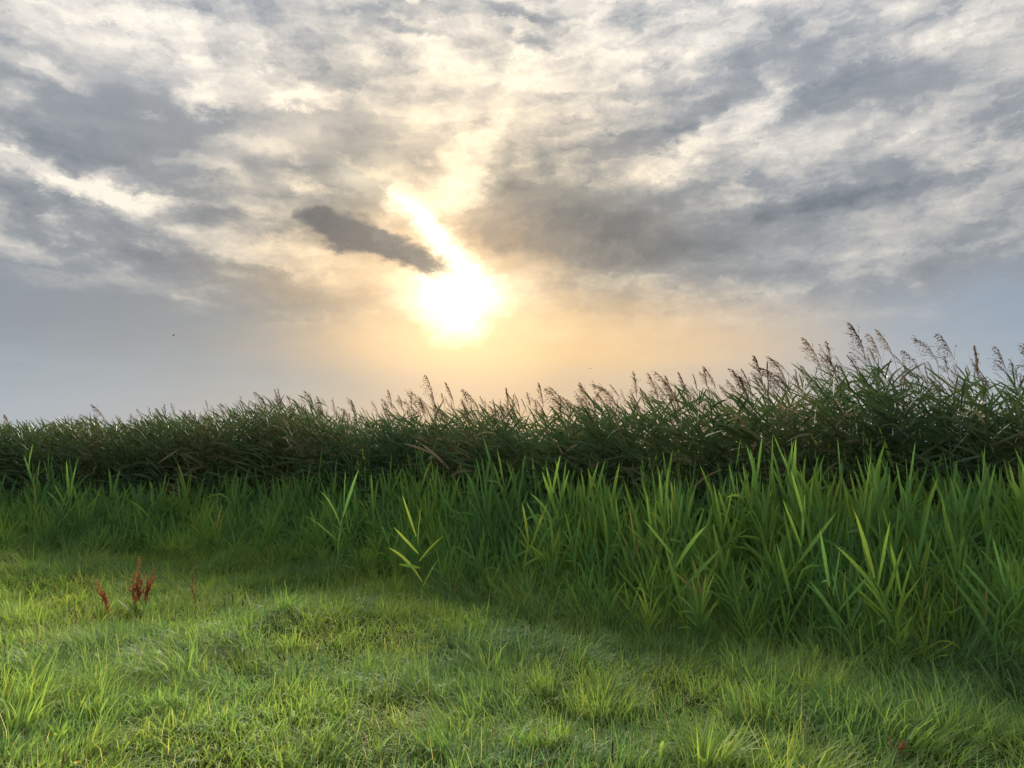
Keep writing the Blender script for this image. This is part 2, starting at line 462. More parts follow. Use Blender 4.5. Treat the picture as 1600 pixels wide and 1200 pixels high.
# where the young reeds begin: photo row of the ground line along the photo columns
FRONT = [(-700, 868), (0, 868), (250, 872), (450, 878), (560, 895), (700, 925), (900, 958), (1050, 985), (1200, 1005), (1400, 1020), (1600, 1030), (2300, 1040)]
fa, fb = PXS(FRONT)
front_y = np.array([ground_at(a, b).y for a, b in zip(fa, fb)])
def front(px): return np.interp(px, fa, front_y)
def col_of(x, y): return 800 + F * np.asarray(x, float) / np.asarray(y, float)
TOP_YOUNG = curve([(-300, 790), (0, 785), (60, 765), (95, 742), (140, 768), (250, 770), (350, 765), (450, 772), (520, 752), (600, 752), (700, 764), (800, 768),
                   (900, 752), (1000, 752), (1100, 742), (1200, 744), (1300, 740), (1400, 736), (1500, 752), (1600, 760), (2200, 760)])
TOP_TALL = curve([(-300, 676), (0, 670), (60, 668), (130, 658), (200, 662), (300, 655), (400, 640), (440, 630), (480, 628), (530, 646), (620, 652), (700, 640),
                  (800, 646), (880, 640), (940, 632), (1000, 622), (1100, 612), (1200, 604), (1270, 590), (1330, 566), (1380, 566), (1440, 586), (1500, 596), (1600, 586), (2200, 586)])
TALL_GAP = curve([(-300, 1.5), (0, 1.5), (450, 1.4), (700, 1.5), (1000, 1.7), (1300, 1.8), (1600, 1.7), (2200, 1.7)])

# ------------------------------------------------------------------ prototypes of leaf, stalk and plume (unit size)
def proto_leaf(kappa, roll, twist, segs=6, fold=0.22, kink=0.0, across=3):
    """blade that leaves the origin upwards (+Z) and bows towards +X; length 1, half width 1 in Y.
    It is rolled about its own midrib, as reed leaves are; across = 3 gives it a keel"""
    s = np.linspace(0, 1, segs + 1)
    th = kappa * s ** 1.4 + kink * np.clip((s - 0.45) * 5, 0, 1)
    ds = 1.0 / segs
    mid = (th[:-1] + th[1:]) / 2
    x = np.concatenate([[0], np.cumsum(np.sin(mid) * ds)]); z = np.concatenate([[0], np.cumsum(np.cos(mid) * ds)])
    w = np.maximum((0.42 + 2.3 * s) * (1 - s) ** 0.85, 0.0); w = w / w.max()
    V = []
    for i in range(segs + 1):
        a = roll + twist * s[i]
        nx, nz = math.cos(th[i]), -math.sin(th[i])          # normal in the bending plane
        for k in ((-1, 0, 1) if across == 3 else (-1, 1)):
            y = k * w[i] * math.cos(a)
            h = (abs(k) * fold + k * math.sin(a)) * w[i]
            V.append((x[i] + nx * 0.034 * h, y, z[i] + nz * 0.034 * h))
    V = np.array(V)
    Q = []
    for i in range(segs):
        for k in range(across - 1):
            a = i * across + k
            Q.append((a, a + 1, a + 1 + across, a + across))
    return V, [np.array(Q)]

def proto_stalk(bend, segs=6, sides=4, r0=0.0021, r1=0.0008):
    t = np.linspace(0, 1, segs + 1)
    V = []
    for v in t:
        r = r0 + (r1 - r0) * v
        cx = -bend * v ** 2.2
        for k in range(sides):
            a = 2 * math.pi * k / sides
            V.append((cx + r * math.cos(a), r * math.sin(a), v))
    Q = []
    for i in range(segs):
        for k in range(sides):
            Q.append((i * sides + k, i * sides + (k + 1) % sides, (i + 1) * sides + (k + 1) % sides, (i + 1) * sides + k))
    return np.array(V), [np.array(Q)]

def proto_plume(seed, lean, n=36, spread=0.5, fluff=5, steps=4, fat=1.0):
    """feathery one-sided panicle, length 1, blown towards -X"""
    r = np.random.default_rng(seed)
    V, Q = [], []
    def ribbon(pts, w):
        pts = np.array(pts); b = len(V)
        a = r.uniform(0, math.pi); side = np.array([math.cos(a), math.sin(a), 0.15])
        for i, p in enumerate(pts):
            k = w * (1 - 0.75 * i / (len(pts) - 1))
            V.append(p - side * k); V.append(p + side * k)
        for i in range(len(pts) - 1):
            Q.append((b + 2 * i, b + 2 * i + 1, b + 2 * i + 3, b + 2 * i + 2))
    def axis_pt(t):
        return np.array((-lean * t ** 1.7, 0.0, t * (1 - 0.16 * lean * t)))
    ribbon([axis_pt(t) for t in np.linspace(0, 0.97, 7)], 0.0065)
    for k in range(n):
        t = 0.02 + 0.90 * (k + r.random()) / n
        p = axis_pt(t)
        L = 1.12 * (0.30 + 0.24 * math.sin(math.pi * min(1, t * 1.1 + 0.15))) * (1.05 - 0.62 * t) * r.uniform(0.7, 1.15)
        phi = math.pi + r.normal(0, 0.85)
        out = np.array((math.cos(phi), math.sin(phi) * 0.7, 0.0))
        a0 = r.uniform(0.15, 0.55) * spread * 2
        d0 = out * math.sin(a0) + np.array((-0.15 - lean * 0.4 * t, 0, math.cos(a0)))
        d0 /= np.linalg.norm(d0)
        pts = [p]
        d = d0
        for j in range(steps):
            pts.append(pts[-1] + d * L / steps)
            d = d + np.array((-0.10, 0, -0.16 - 0.20 * spread)) * (4 / steps); d /= np.linalg.norm(d)
        ribbon(pts, 0.0042 * fat)
        pts = np.array(pts)
        for j in range(fluff):
            u = r.uniform(0.2, 1.0) * steps; i = min(steps - 1, int(u)); q = pts[i] + (pts[i + 1] - pts[i]) * (u - i)
            dd = (pts[i + 1] - pts[i]); dd /= np.linalg.norm(dd)
            dd = dd + r.normal(0, 0.28, 3); dd /= np.linalg.norm(dd)
            l = r.uniform(0.035, 0.075); w = r.uniform(0.007, 0.012) * fat
            sd = np.cross(dd, r.normal(0, 1, 3)); sd /= np.linalg.norm(sd) + 1e-9
            b = len(V)
            V.extend([q, q + dd * l * 0.4 + sd * w, q + dd * l, q + dd * l * 0.4 - sd * w])
            Q.append((b, b + 1, b + 2, b + 3))
    return np.array(V), [np.array(Q)]

SHAPES = [(0.10, 0.9, 0.3, 0), (0.30, -0.8, 0.5, 0), (0.60, 0.6, 0.7, 0), (1.05, -0.9, -0.5, 0), (1.7, 1.0, -0.4, 0), (0.25, 0.5, 0.8, 1.1), (0.5, -0.6, -0.5, 1.7),
          (0.06, -1.1, 0.2, 0), (0.34, 1.2, -0.3, 0), (0.65, -1.2, 0.4, 0), (0.95, 1.1, 0.3, 0)]
LEAVES = [proto_leaf(k, r, t, kink=q) for k, r, t, q in SHAPES]
LEAVES_FAR = [proto_leaf(k, r, t, 5, 0.0, q, 2) for k, r, t, q in SHAPES]
BENDS = [0.015, 0.05, 0.09, 0.14]
STALKS = [proto_stalk(b) for b in BENDS]
STALKS_FAR = [proto_stalk(b, 4, 3) for b in BENDS]
PLUMES_FAR = [proto_plume(60 + i, lean, 28, sp, 3, 3, 1.5) for i, (lean, sp) in enumerate([(0.20, 0.30), (0.35, 0.45), (0.5, 0.6), (0.62, 0.75), (0.3, 0.2), (0.45, 0.85)])]
PLUMES = [proto_plume(20 + i, lean, 46, sp, 6) for i, (lean, sp) in enumerate([(0.20, 0.30), (0.35, 0.45), (0.5, 0.6), (0.62, 0.75), (0.3, 0.2), (0.45, 0.85)])]

def leaf_matrix(loc, phi, tilt, length, width):
    # the fold and twist offsets are 2 % of the length per unit of half width
    m = Matrix.Translation(loc) @ Matrix.Rotation(phi, 4, 'Z') @ Matrix.Rotation(tilt, 4, 'Y')
    return m @ Matrix.Diagonal((length, width, length, 1))

def stalk_point(bend, yaw, lean_x, lean_y, H, t):
    d = -bend * t ** 2.2 * H
    return Vector((d * math.cos(yaw) + lean_x * H * t, d * math.sin(yaw) + lean_y * H * t, H * t))

def stalk_matrix(yaw, lean_x, lean_y, H, thick=1.0):
    sh = Matrix(((1, 0, lean_x, 0), (0, 1, lean_y, 0), (0, 0, 1, 0), (0, 0, 0, 1)))
    return sh @ Matrix.Diagonal((H, H, H, 1)) @ Matrix.Rotation(yaw, 4, 'Z')

def reed_parts(kind, H, R, plume=True, n_leaf=None, yaw=None, tint0=None, plume_len=None, spread=None):
    """parts of one reed: (part name, prototype list, index, local matrix, tint)"""
    parts = []
    if kind == 'tall':
        bi = R.choice((0, 1, 1, 2, 2, 3)); yaw = R.gauss(0.0, 0.5) if yaw is None else yaw
        lx, ly = R.gauss(-0.02, 0.03), R.gauss(0, 0.02)
        Hs = H
        base = 0.42 if tint0 is None else tint0
        parts.append(('stalk', STALKS, bi, stalk_matrix(yaw, lx, ly, Hs), R.uniform(0.1, 0.8), M_STALK))
        n = n_leaf or R.randint(10, 14)
        for i in range(n):
            t = 0.22 + (0.68 if plume else 0.75) * (i + R.random() * 0.7) / n
            # blown towards -X, some the other way, dry ones hang
            if R.random() < 0.62: phi = math.pi + R.gauss(0, 0.65)
            else: phi = R.gauss(0, 0.9)
            L = R.uniform(0.30, 0.52) * (1.05 - 0.35 * max(0, t - 0.7) / 0.3)
            dry = R.random() < 0.08 + 0.14 * (t < 0.45)
            li = R.choice((0, 1, 1, 2, 2, 5, 7, 8, 8, 9, 9, 10)) if not dry else R.choice((2, 3, 6, 9))
            tilt = R.uniform(0.65, 1.35) if t < 0.8 else R.uniform(0.35, 1.1)
            tint = min(1.0, max(0.0, base + R.gauss(0, 0.16) + (0.42 if dry else 0)))
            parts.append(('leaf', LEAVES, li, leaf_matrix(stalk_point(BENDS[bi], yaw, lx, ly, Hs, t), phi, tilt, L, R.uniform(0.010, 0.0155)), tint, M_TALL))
        if plume:
            pl = plume_len or R.uniform(0.22, 0.38)
            pi = R.randrange(len(PLUMES))
            top = stalk_point(BENDS[bi], yaw, lx, ly, Hs, 0.985)
            m = Matrix.Translation(top) @ Matrix.Rotation(R.gauss(0, 0.75), 4, 'Z') @ Matrix.Rotation(-0.10 - 1.3 * BENDS[bi] + R.gauss(0, 0.16), 4, 'Y') @ Matrix.Diagonal((pl * R.uniform(0.7, 1.2), pl, pl, 1))
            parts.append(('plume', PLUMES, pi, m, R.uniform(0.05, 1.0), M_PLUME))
        else:
            top = stalk_point(BENDS[bi], yaw, lx, ly, Hs, 0.98)
            for q in range(2):
                parts.append(('leaf', LEAVES, R.choice((0, 1, 2)), leaf_matrix(top, math.pi + R.gauss(0, 1.2), R.uniform(0.4, 1.1), R.uniform(0.2, 0.32), 0.009), base, M_TALL))
    else:
        bi = R.choice((0, 0, 1, 2)); yaw = R.uniform(-3.1, 3.1)
        lx, ly = R.gauss(-0.01, 0.17), R.gauss(-0.04, 0.12)
        base = R.gauss(0.42, 0.14) if tint0 is None else tint0
        Hs = H * 0.74
        parts.append(('stalk', STALKS, bi, stalk_matrix(yaw, lx, ly, Hs), R.uniform(0.0, 0.4), M_YOUNG))
        n = n_leaf or R.randint(8, 12)
        plane = R.gauss(0.0, 0.7)
        for i in range(n):
            t = 0.18 + 0.82 * (i + 0.6 * R.random()) / n
            phi = plane + math.pi * (i % 2) + R.gauss(0, 0.35)
            last = i >= n - 2
            L = R.uniform(0.30, 0.54) * (0.38 + 0.62 * min(1.1, H))
            tilt = R.uniform(0.04, 0.36) if last else R.choice((R.uniform(0.1, 0.35), R.uniform(0.2, 0.6), R.uniform(0.35, 0.95)))
            if spread: tilt *= spread
            li = R.choice((0, 7, 0, 7, 1, 8, 1, 8, 2, 9, 5)) if not last else R.choice((0, 7))
            dry = R.random() < 0.012 and not spread
            tint = min(0.95, max(0.0, base + R.gauss(0, 0.10 if base < 0.7 else 0.04))) if not dry else 1.0
            parts.append(('leaf', LEAVES, li, leaf_matrix(stalk_point(BENDS[bi], yaw, lx, ly, Hs, t), phi, tilt, L, (0.5 + 0.5 * min(1, H)) * R.choice((0.003, 0.0035, 0.0045, 0.006, 0.0085)) * R.uniform(0.85, 1.15)), tint, M_YOUNG))
    return parts

MESH_CACHE = {}
def shared_mesh(part, protos, idx, tint, mat):
    """one mesh for each prototype and tint step, shared by all its copies"""
    tb = round(min(1.0, max(0.0, tint)) * 10)
    key = (id(protos), idx, tb, mat.name)
    if key not in MESH_CACHE:
        V, P = protos[idx]
        MESH_CACHE[key] = make_mesh(mat.name + '_' + part, V, P, mat, np.full(len(V), tb / 10.0))
    return MESH_CACHE[key]

def reed_object(name, loc, parts, label, cat, group=None):
    root = empty(name, loc)
    tag(root, label, cat, group)
    for part, protos, idx, mat, tint, material in parts:
        place(part, shared_mesh(part, protos, idx, tint, material), root, mat)
    return root

class Heap:
    """many small copies joined into one mesh per material"""
    def __init__(self): self.d = {}
    SWAP = {id(LEAVES): LEAVES_FAR, id(STALKS): STALKS_FAR, id(PLUMES): PLUMES_FAR}
    def add(self, loc, parts):
        for part, protos, idx, mat, tint, material in parts:
            protos = self.SWAP[id(protos)]
            k = (material.name, id(protos), idx)
            if k not in self.d: self.d[k] = (material, protos[idx], [], [])
            m = np.array(mat); m[:3, 3] += loc
            self.d[k][2].append(m); self.d[k][3].append(tint)
    def meshes(self):
        per = {}
        for (mn, _, _), (material, (V, P), mats, tints) in self.d.items():
            per.setdefault(mn, [material, [], [], [], 0])
            e = per[mn]
            A = np.array(mats); n = len(A); nv = len(V)
            W_ = np.einsum('nij,vj->nvi', A[:, :3, :3], V) + A[:, None, :3, 3]
            e[1].append(W_.reshape(-1, 3))
            off = e[4] + np.arange(n) * nv
            for p in P:
                e[2].append((p[None] + off[:, None, None]).reshape(-1, p.shape[1]))
            e[3].append(np.repeat(np.array(tints), nv))
            e[4] += n * nv
        for mn, (material, Vs, Ps, Ts, _) in per.items():
            yield material, make_mesh(mn + '_mass', np.concatenate(Vs), Ps, material, np.concatenate(Ts))

# ------------------------------------------------------------------ young reeds
R1 = random.Random(21)
YT = Field(41, 1.6); YH = Field(42, 0.9)
def scatter(n, x0, x1, y0, y1, seed):
    r = np.random.default_rng(seed)
    return r.uniform(x0, x1, n), r.uniform(y0, y1, n)

def young_spots():
    X, Y = scatter(19000, -13, 8.5, 4.8, 14.5, 31)
    px = col_of(X, Y); f = front(px)
    gap = TALL_GAP(px) + 0.9
    u = Y - f
    r = np.random.default_rng(32).random(len(X))
    keep = (u > -0.55) & (u < gap) & (r < np.clip(0.12 + (u + 0.55) / 1.2, 0, 1)) & (px > -350) & (px < 2000)
    X, Y, px, u = X[keep], Y[keep], px[keep], u[keep]
    ref = front(px) + 0.95
    H = (CAM_H - (TOP_YOUNG(px) - HORIZON) / F * ref)
    ramp_ = np.clip(0.34 + (u + 0.35) / 1.9, 0.32, 1.0)          # shorter along the edge
    H = H * 0.95 * ramp_ * (1 + 0.18 * YH(X, Y)) * (1 + np.where((u > 0.9) & (px < 1000), 0.22, 0.0) * np.random.default_rng(35).random(len(u)))
    return X, Y, px, u, H

def size_word(k): return 'short' if k < 0.85 else ('tall' if k > 1.0 else 'mid-height')
def young_label(px, k, tint):
    hue = 'dark green' if tint < 0.46 else ('light green' if tint > 0.62 else 'mid green')
    z = int(np.searchsorted([150, 330, 520, 640, 800, 1000, 1200, 1400], px))
    where = ['at the left edge of the fringe', 'behind the red docks', 'right of the red docks', 'just left of the yellow-green reed', 'just right of the yellow-green reed',
             'in the middle of the fringe', 'right of the fringe middle', 'before the tall reeds right of centre', 'at the right end of the fringe'][z]
    return f'{size_word(k)} {hue} young reed {where}'

def build_young():
    # reeds that stand out in the photograph: ground pixel, top pixel, tint, look
    special = [
        (664, 948, 792, 0.84, 1.5, 'bright yellow-green young reed with splayed leaves standing before the dark fringe'),
        (612, 968, 905, 0.80, 1.2, 'short pale green reed shoot in the grass below the bright yellow-green reed'),
        (1386, 1045, 880, 0.74, 1.35, 'light green reed with two broad leaves low in front of the right fringe'),
        (1332, 1040, 850, 0.30, 1.2, 'grey-green young reed with spread leaves beside the light green one at right'),
        (95, 862, 735, 0.62, 0.9, 'upright light green reed clump member rising above the far left fringe'),
        (1228, 1012, 716, 0.60, 0.8, 'tallest light green young reed reaching into the dark bed right of centre'),
        (1080, 1000, 738, 0.60, 0.9, 'tall light green young reed right of the bed centre, left of the tallest young one'),
        (1404, 1036, 835, 0.82, 1.0, 'young reed with yellow-tipped leaves at right, behind the broad-leaved one'),
        (520, 915, 740, 0.45, 1.0, 'tall blue-green young reed left of the bright yellow-green reed'),
        (1542, 1050, 840, 0.35, 1.2, 'grey-green young reed with long crossing leaves near the right edge'),
    ]
    for px, pb, pt, tint, sp, lab in special:
        g = ground_at(px, pb); g.z = float(gz(g.x, g.y))
        top = at_depth(px, pt, g.y)
        H = (top.z - g.z)
        reed_object('young_reed', g, reed_parts('young', H, R1, tint0=tint, spread=sp, n_leaf=8), lab, 'reed', 'young reeds in the green fringe')
    X, Y, px, u, H = young_spots()
    order = np.argsort(np.maximum(u, 0) * 0.6 + 0.8 * np.random.default_rng(33).random(len(u)) + 10.0 * ((px < -10) | (px > 1610)))
    heap = Heap(); n = 0
    for i in order:
        h = max(0.25, float(H[i]) * R1.choice((R1.uniform(0.5, 0.85), R1.uniform(0.8, 1.02), R1.uniform(0.85, 1.18))))
        loc = (float(X[i]), float(Y[i]), float(gz(X[i], Y[i])) - 0.01)
        right = np.clip((px[i] - 300) / 900, 0, 1)
        tint = R1.gauss(0.50 + 0.08 * right, 0.16) + 0.10 * float(YT(X[i], Y[i]))
        parts = reed_parts('young', h, R1, tint0=tint)
        if n < 290 and -10 < px[i] < 1610:
            reed_object('young_reed', loc, parts, young_label(px[i], h / float(H[i]), tint), 'reed', 'young reeds in the green fringe'); n += 1
        else:
            heap.add(loc, parts)
    for material, me in heap.meshes():
        o = place('young_reed_mass', me)
        tag(o, 'dense mass of young green reeds behind the front row of the fringe', 'reeds', kind='stuff')
build_young()

# ------------------------------------------------------------------ tall reed bed
R2 = random.Random(77)
def tall_spots():
    X, Y = scatter(22000, -15, 10, 6.0, 18.5, 51)
    px = col_of(X, Y); f = front(px) + TALL_GAP(px)
    depth = np.interp(px, [0, 500, 1000, 1600], [4.2, 3.6, 2.9, 2.6])
    u = Y - f
    r = np.random.default_rng(52).random(len(X))
    dens = np.interp(u / depth, [0, 0.1, 0.5, 1.0], [0.6, 1.0, 0.9, 0.5])
    keep = (u > 0) & (u < depth) & (r < dens) & (px > -400) & (px < 2050)
    return X[keep], Y[keep], px[keep], u[keep]

def tall_label(px, plume, k, dry):
    what = 'reed with a brown plume' if plume else 'leafy reed without a plume'
    col = 'brownish' if dry > 0.5 else ('dark green' if dry < 0.3 else 'olive green')
    z = int(np.searchsorted([170, 330, 520, 660, 800, 960, 1120, 1280, 1440], px))
    where = ['at the left edge of the bed', 'in the low left stretch', 'on the hump left of the sun', 'right of the hump', 'right under the sun', 'left of the small bird',
             'right of the small bird', 'on the rise left of the tallest', 'beside the tallest plumes', 'at the right edge'][z]
    return f"{'tall' if k > 0.92 else 'lower'} {col} {what} {where}"

def build_tall():
    # plumes that stand clear against the sky: tip pixel (photo) and how far behind the front of the bed it stands
    named = [
        (1326, 508, .5, 'tallest reed of the bed, its brown plume nodding left above all others'),
        (1352, 520, .6, 'reed with a dense brown plume just right of the tallest reed'),
        (1368, 514, .9, 'slim reed with a narrow plume, second to the right of the tallest reed'),
        (1254, 531, .8, 'reed with a wide airy plume standing alone left of the tallest reed'),
        (1460, 514, .4, 'tall reed with an upright plume and a bent leaf, high against pale sky at right'),
        (1427, 526, .7, 'reed with a nodding plume left of the upright one near the right edge'),
        (1408, 540, 1.0, 'reed with a drooping feathery plume midway between the two tallest plumes at right'),
        (1522, 545, .5, 'reed with a slanting plume third from the right edge'),
        (1551, 541, .9, 'reed with a slanting plume second from the right edge'),
        (1595, 538, .5, 'reed with a narrow upright plume at the very right edge'),
        (1200, 555, .9, 'reed with a spreading plume right of the bed centre'), (1180, 562, .6, 'reed with a short plume left of the spreading one right of centre'),
        (1098, 570, .6, 'reed with a leaning plume alone on the rise right of the sun'), (1058, 582, .8, 'reed with a thin plume left of the leaning one on the rise'),
        (1036, 588, .5, 'reed with a fluffy plume in the trio right of the small bird'), (1012, 584, .8, 'reed with the middle plume of the trio right of the small bird'),
        (990, 580, .6, 'reed with the highest plume of the trio right of the small bird'),
        (925, 592, .7, 'reed with a narrow plume right under the small bird'), (936, 600, .9, 'reed with a second plume close under the small bird'),
        (850, 606, .6, 'reed with a plume left of the pair under the small bird'), (872, 612, .8, 'reed with a plume between the pair under the bird and the gap'),
        (790, 610, .7, 'reed with a lone upright plume right below the sun'), (720, 606, .7, 'reed with a feathery plume just under the sun'),
        (694, 599, .9, 'reed with a tall plume just left under the sun'), (663, 590, .5, 'reed with the highest nodding plume below the sun'),
        (640, 612, .8, 'reed with a shaggy plume left of the highest one below the sun'), (606, 612, .7, 'reed with a small lone plume left below the sun'),
        (547, 628, .8, 'reed with a ragged plume right of the hump left of the sun'), (495, 622, .6, 'reed with a plume on the right shoulder of the hump'),
        (474, 609, .6, 'reed with the highest plume on the hump left of the sun'), (430, 614, .6, 'reed with a plume on the left shoulder of the hump'),
        (345, 622, .9, 'reed with a thin pale plume left of the hump'), (142, 628, .7, 'reed with a thin plume rising alone at far left'),
        (82, 650, .6, 'reed with a curled plume near the left edge'), (5, 650, .6, 'reed with a plume at the very left edge'),
        (1290, 560, .7, 'reed with a plume half hidden just left of the tallest reed'), (1150, 590, .7, 'reed with a low plume between the leaning and spreading ones'),
        (1575, 556, .8, 'reed with a low plume just inside the right edge'),
    ]
    for px, py, u, lab in named:
        y = float(front(px) + TALL_GAP(px)) + u
        tip = at_depth(px, py, y)
        pl = R2.uniform(0.30, 0.42)
        bx = tip.x + 0.16 * tip.z * 0.6
        z0 = float(gz(bx, y))
        H = tip.z - z0 - 0.80 * pl
        parts = reed_parts('tall', H, R2, True, plume_len=pl)
        # set the foot so that the plume's own tip lands where it should
        pm = [p for p in parts if p[0] == 'plume'][0]
        tipv = pm[3] @ Vector(PLUMES[pm[2]][0][np.argmax(PLUMES[pm[2]][0][:, 2])])
        reed_object('tall_reed', (tip.x - tipv.x, y - tipv.y, z0), parts, lab, 'reed', 'tall plumed reeds of the bed')
    X, Y, px, u = tall_spots()
    vis = np.argsort(u + 20.0 * ((px < -20) | (px > 1620)))
    heap = Heap(); n = 0
    TT = Field(61, 2.4)
    for i in vis:
        x, y = float(X[i]), float(Y[i]); z0 = float(gz(x, y)) - 0.02
        ref = float(front(px[i]) + TALL_GAP(px[i])) + 0.9
        H = CAM_H + (HORIZON - float(TOP_TALL(px[i]))) / F * ref
        plume = R2.random() < np.interp(px[i], [0, 400, 700, 1600], [0.03, 0.13, 0.26, 0.21])
        high = R2.random() < np.interp(px[i], [0, 500, 900, 1300], [0.75, 0.6, 0.42, 0.30])
        h = H * (R2.uniform(0.94, 1.06) if plume else (R2.uniform(0.86, 1.03) if high else R2.uniform(0.62, 0.86))) - 0.05
        tint = 0.36 + 0.16 * float(TT(x, y)) + R2.gauss(0, 0.1)
        front_row = u[i] < 0.35
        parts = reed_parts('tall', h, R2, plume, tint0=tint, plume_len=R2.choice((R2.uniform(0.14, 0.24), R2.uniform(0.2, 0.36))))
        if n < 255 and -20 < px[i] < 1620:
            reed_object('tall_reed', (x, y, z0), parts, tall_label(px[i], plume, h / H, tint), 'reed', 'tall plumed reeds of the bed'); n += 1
        else:
            heap.add((x, y, z0), parts)
    for material, me in heap.meshes():
        o = place('reed_bed_mass', me)
        tag(o, 'dense dark mass of tall reeds filling the bed behind its front row', 'reeds', kind='stuff')
build_tall()

# ------------------------------------------------------------------ meadow grass
def blades(B, phi, th0, bend, L, wid, tint, segs=3, taper=1.3):
    """ribbons: base points (n,3), heading, start tilt, extra bend to the tip, length, half width, tint"""
    n = len(B)
    P = np.zeros((n, segs + 1, 3)); P[:, 0] = B
    s = np.linspace(0, 1, segs + 1)
    cx, cy = np.cos(phi), np.sin(phi)
    for i in range(segs):
        th = th0 + bend * ((s[i] + s[i + 1]) / 2) ** 1.3
        d = np.stack([np.sin(th) * cx, np.sin(th) * cy, np.cos(th)], 1)
        P[:, i + 1] = P[:, i] + d * (L / segs)[:, None]
    tw = rng.uniform(-0.9, 0.9, n)
    ax = np.stack([-np.sin(phi + tw), np.cos(phi + tw), np.zeros(n)], 1)
    V = np.zeros((n, 2 * segs + 1, 3))
    for i in range(segs):
        w = wid * (1 - s[i] ** taper) * (0.75 + 0.5 * min(1, s[i] * 3))
        V[:, 2 * i] = P[:, i] - ax * w[:, None]
        V[:, 2 * i + 1] = P[:, i] + ax * w[:, None]
    V[:, 2 * segs] = P[:, segs]
    nv = 2 * segs + 1
    off = (np.arange(n) * nv)[:, None]
    Q = np.concatenate([off + np.array([2 * i, 2 * i + 1, 2 * i + 3, 2 * i + 2]) for i in range(segs - 1)])
    T = off + np.array([2 * segs - 2, 2 * segs - 1, 2 * segs])
    return V.reshape(-1, 3), Q, T, np.repeat(tint, nv)

LEAN_A, LEAN_B = Field(71, 1.7), Field(72, 1.7)
TINT_A, TINT_B, HGT = Field(73, 2.2), Field(74, 0.55), Field(75, 1.25)

def grass_tint(x, y):
    px = col_of(x, y)
    return 0.45 + 0.14 * np.clip((700 - px) / 900, -1, 1) + 0.08 * TINT_A(x, y) + 0.07 * TINT_B(x, y)  # yellower leftwards: part grass type, part sunlight put into the colour

def clump_blades(cx, cy, rad, h, n, tint, lean_dir, lean_amt):
    n_ = n
    a = rng.uniform(0, 2 * np.pi, n_); q = np.sqrt(rng.random(n_))
    bx, by = cx + rad * q * np.cos(a), cy + rad * q * np.sin(a)
    th_out = 0.10 + 0.45 * q + rng.normal(0, 0.2, n_)
    vx = np.sin(th_out) * np.cos(a) + lean_amt * np.cos(lean_dir); vy = np.sin(th_out) * np.sin(a) + lean_amt * np.sin(lean_dir)
    phi = np.arctan2(vy, vx) + rng.normal(0, 0.55, n_)
    th0 = np.clip(np.hypot(vx, vy) * 0.75, 0.02, 1.0)
    L = h * rng.uniform(0.55, 1.18, n_)
    bend = np.clip(rng.normal(1.2, 0.75, n_), 0.05, 2.8)
    return np.stack([bx, by, gz(bx, by) - 0.01], 1), phi, th0, bend, L, np.clip(np.minimum(tint, 0.66) + rng.normal(0, 0.14, n_), 0.0, 0.88)

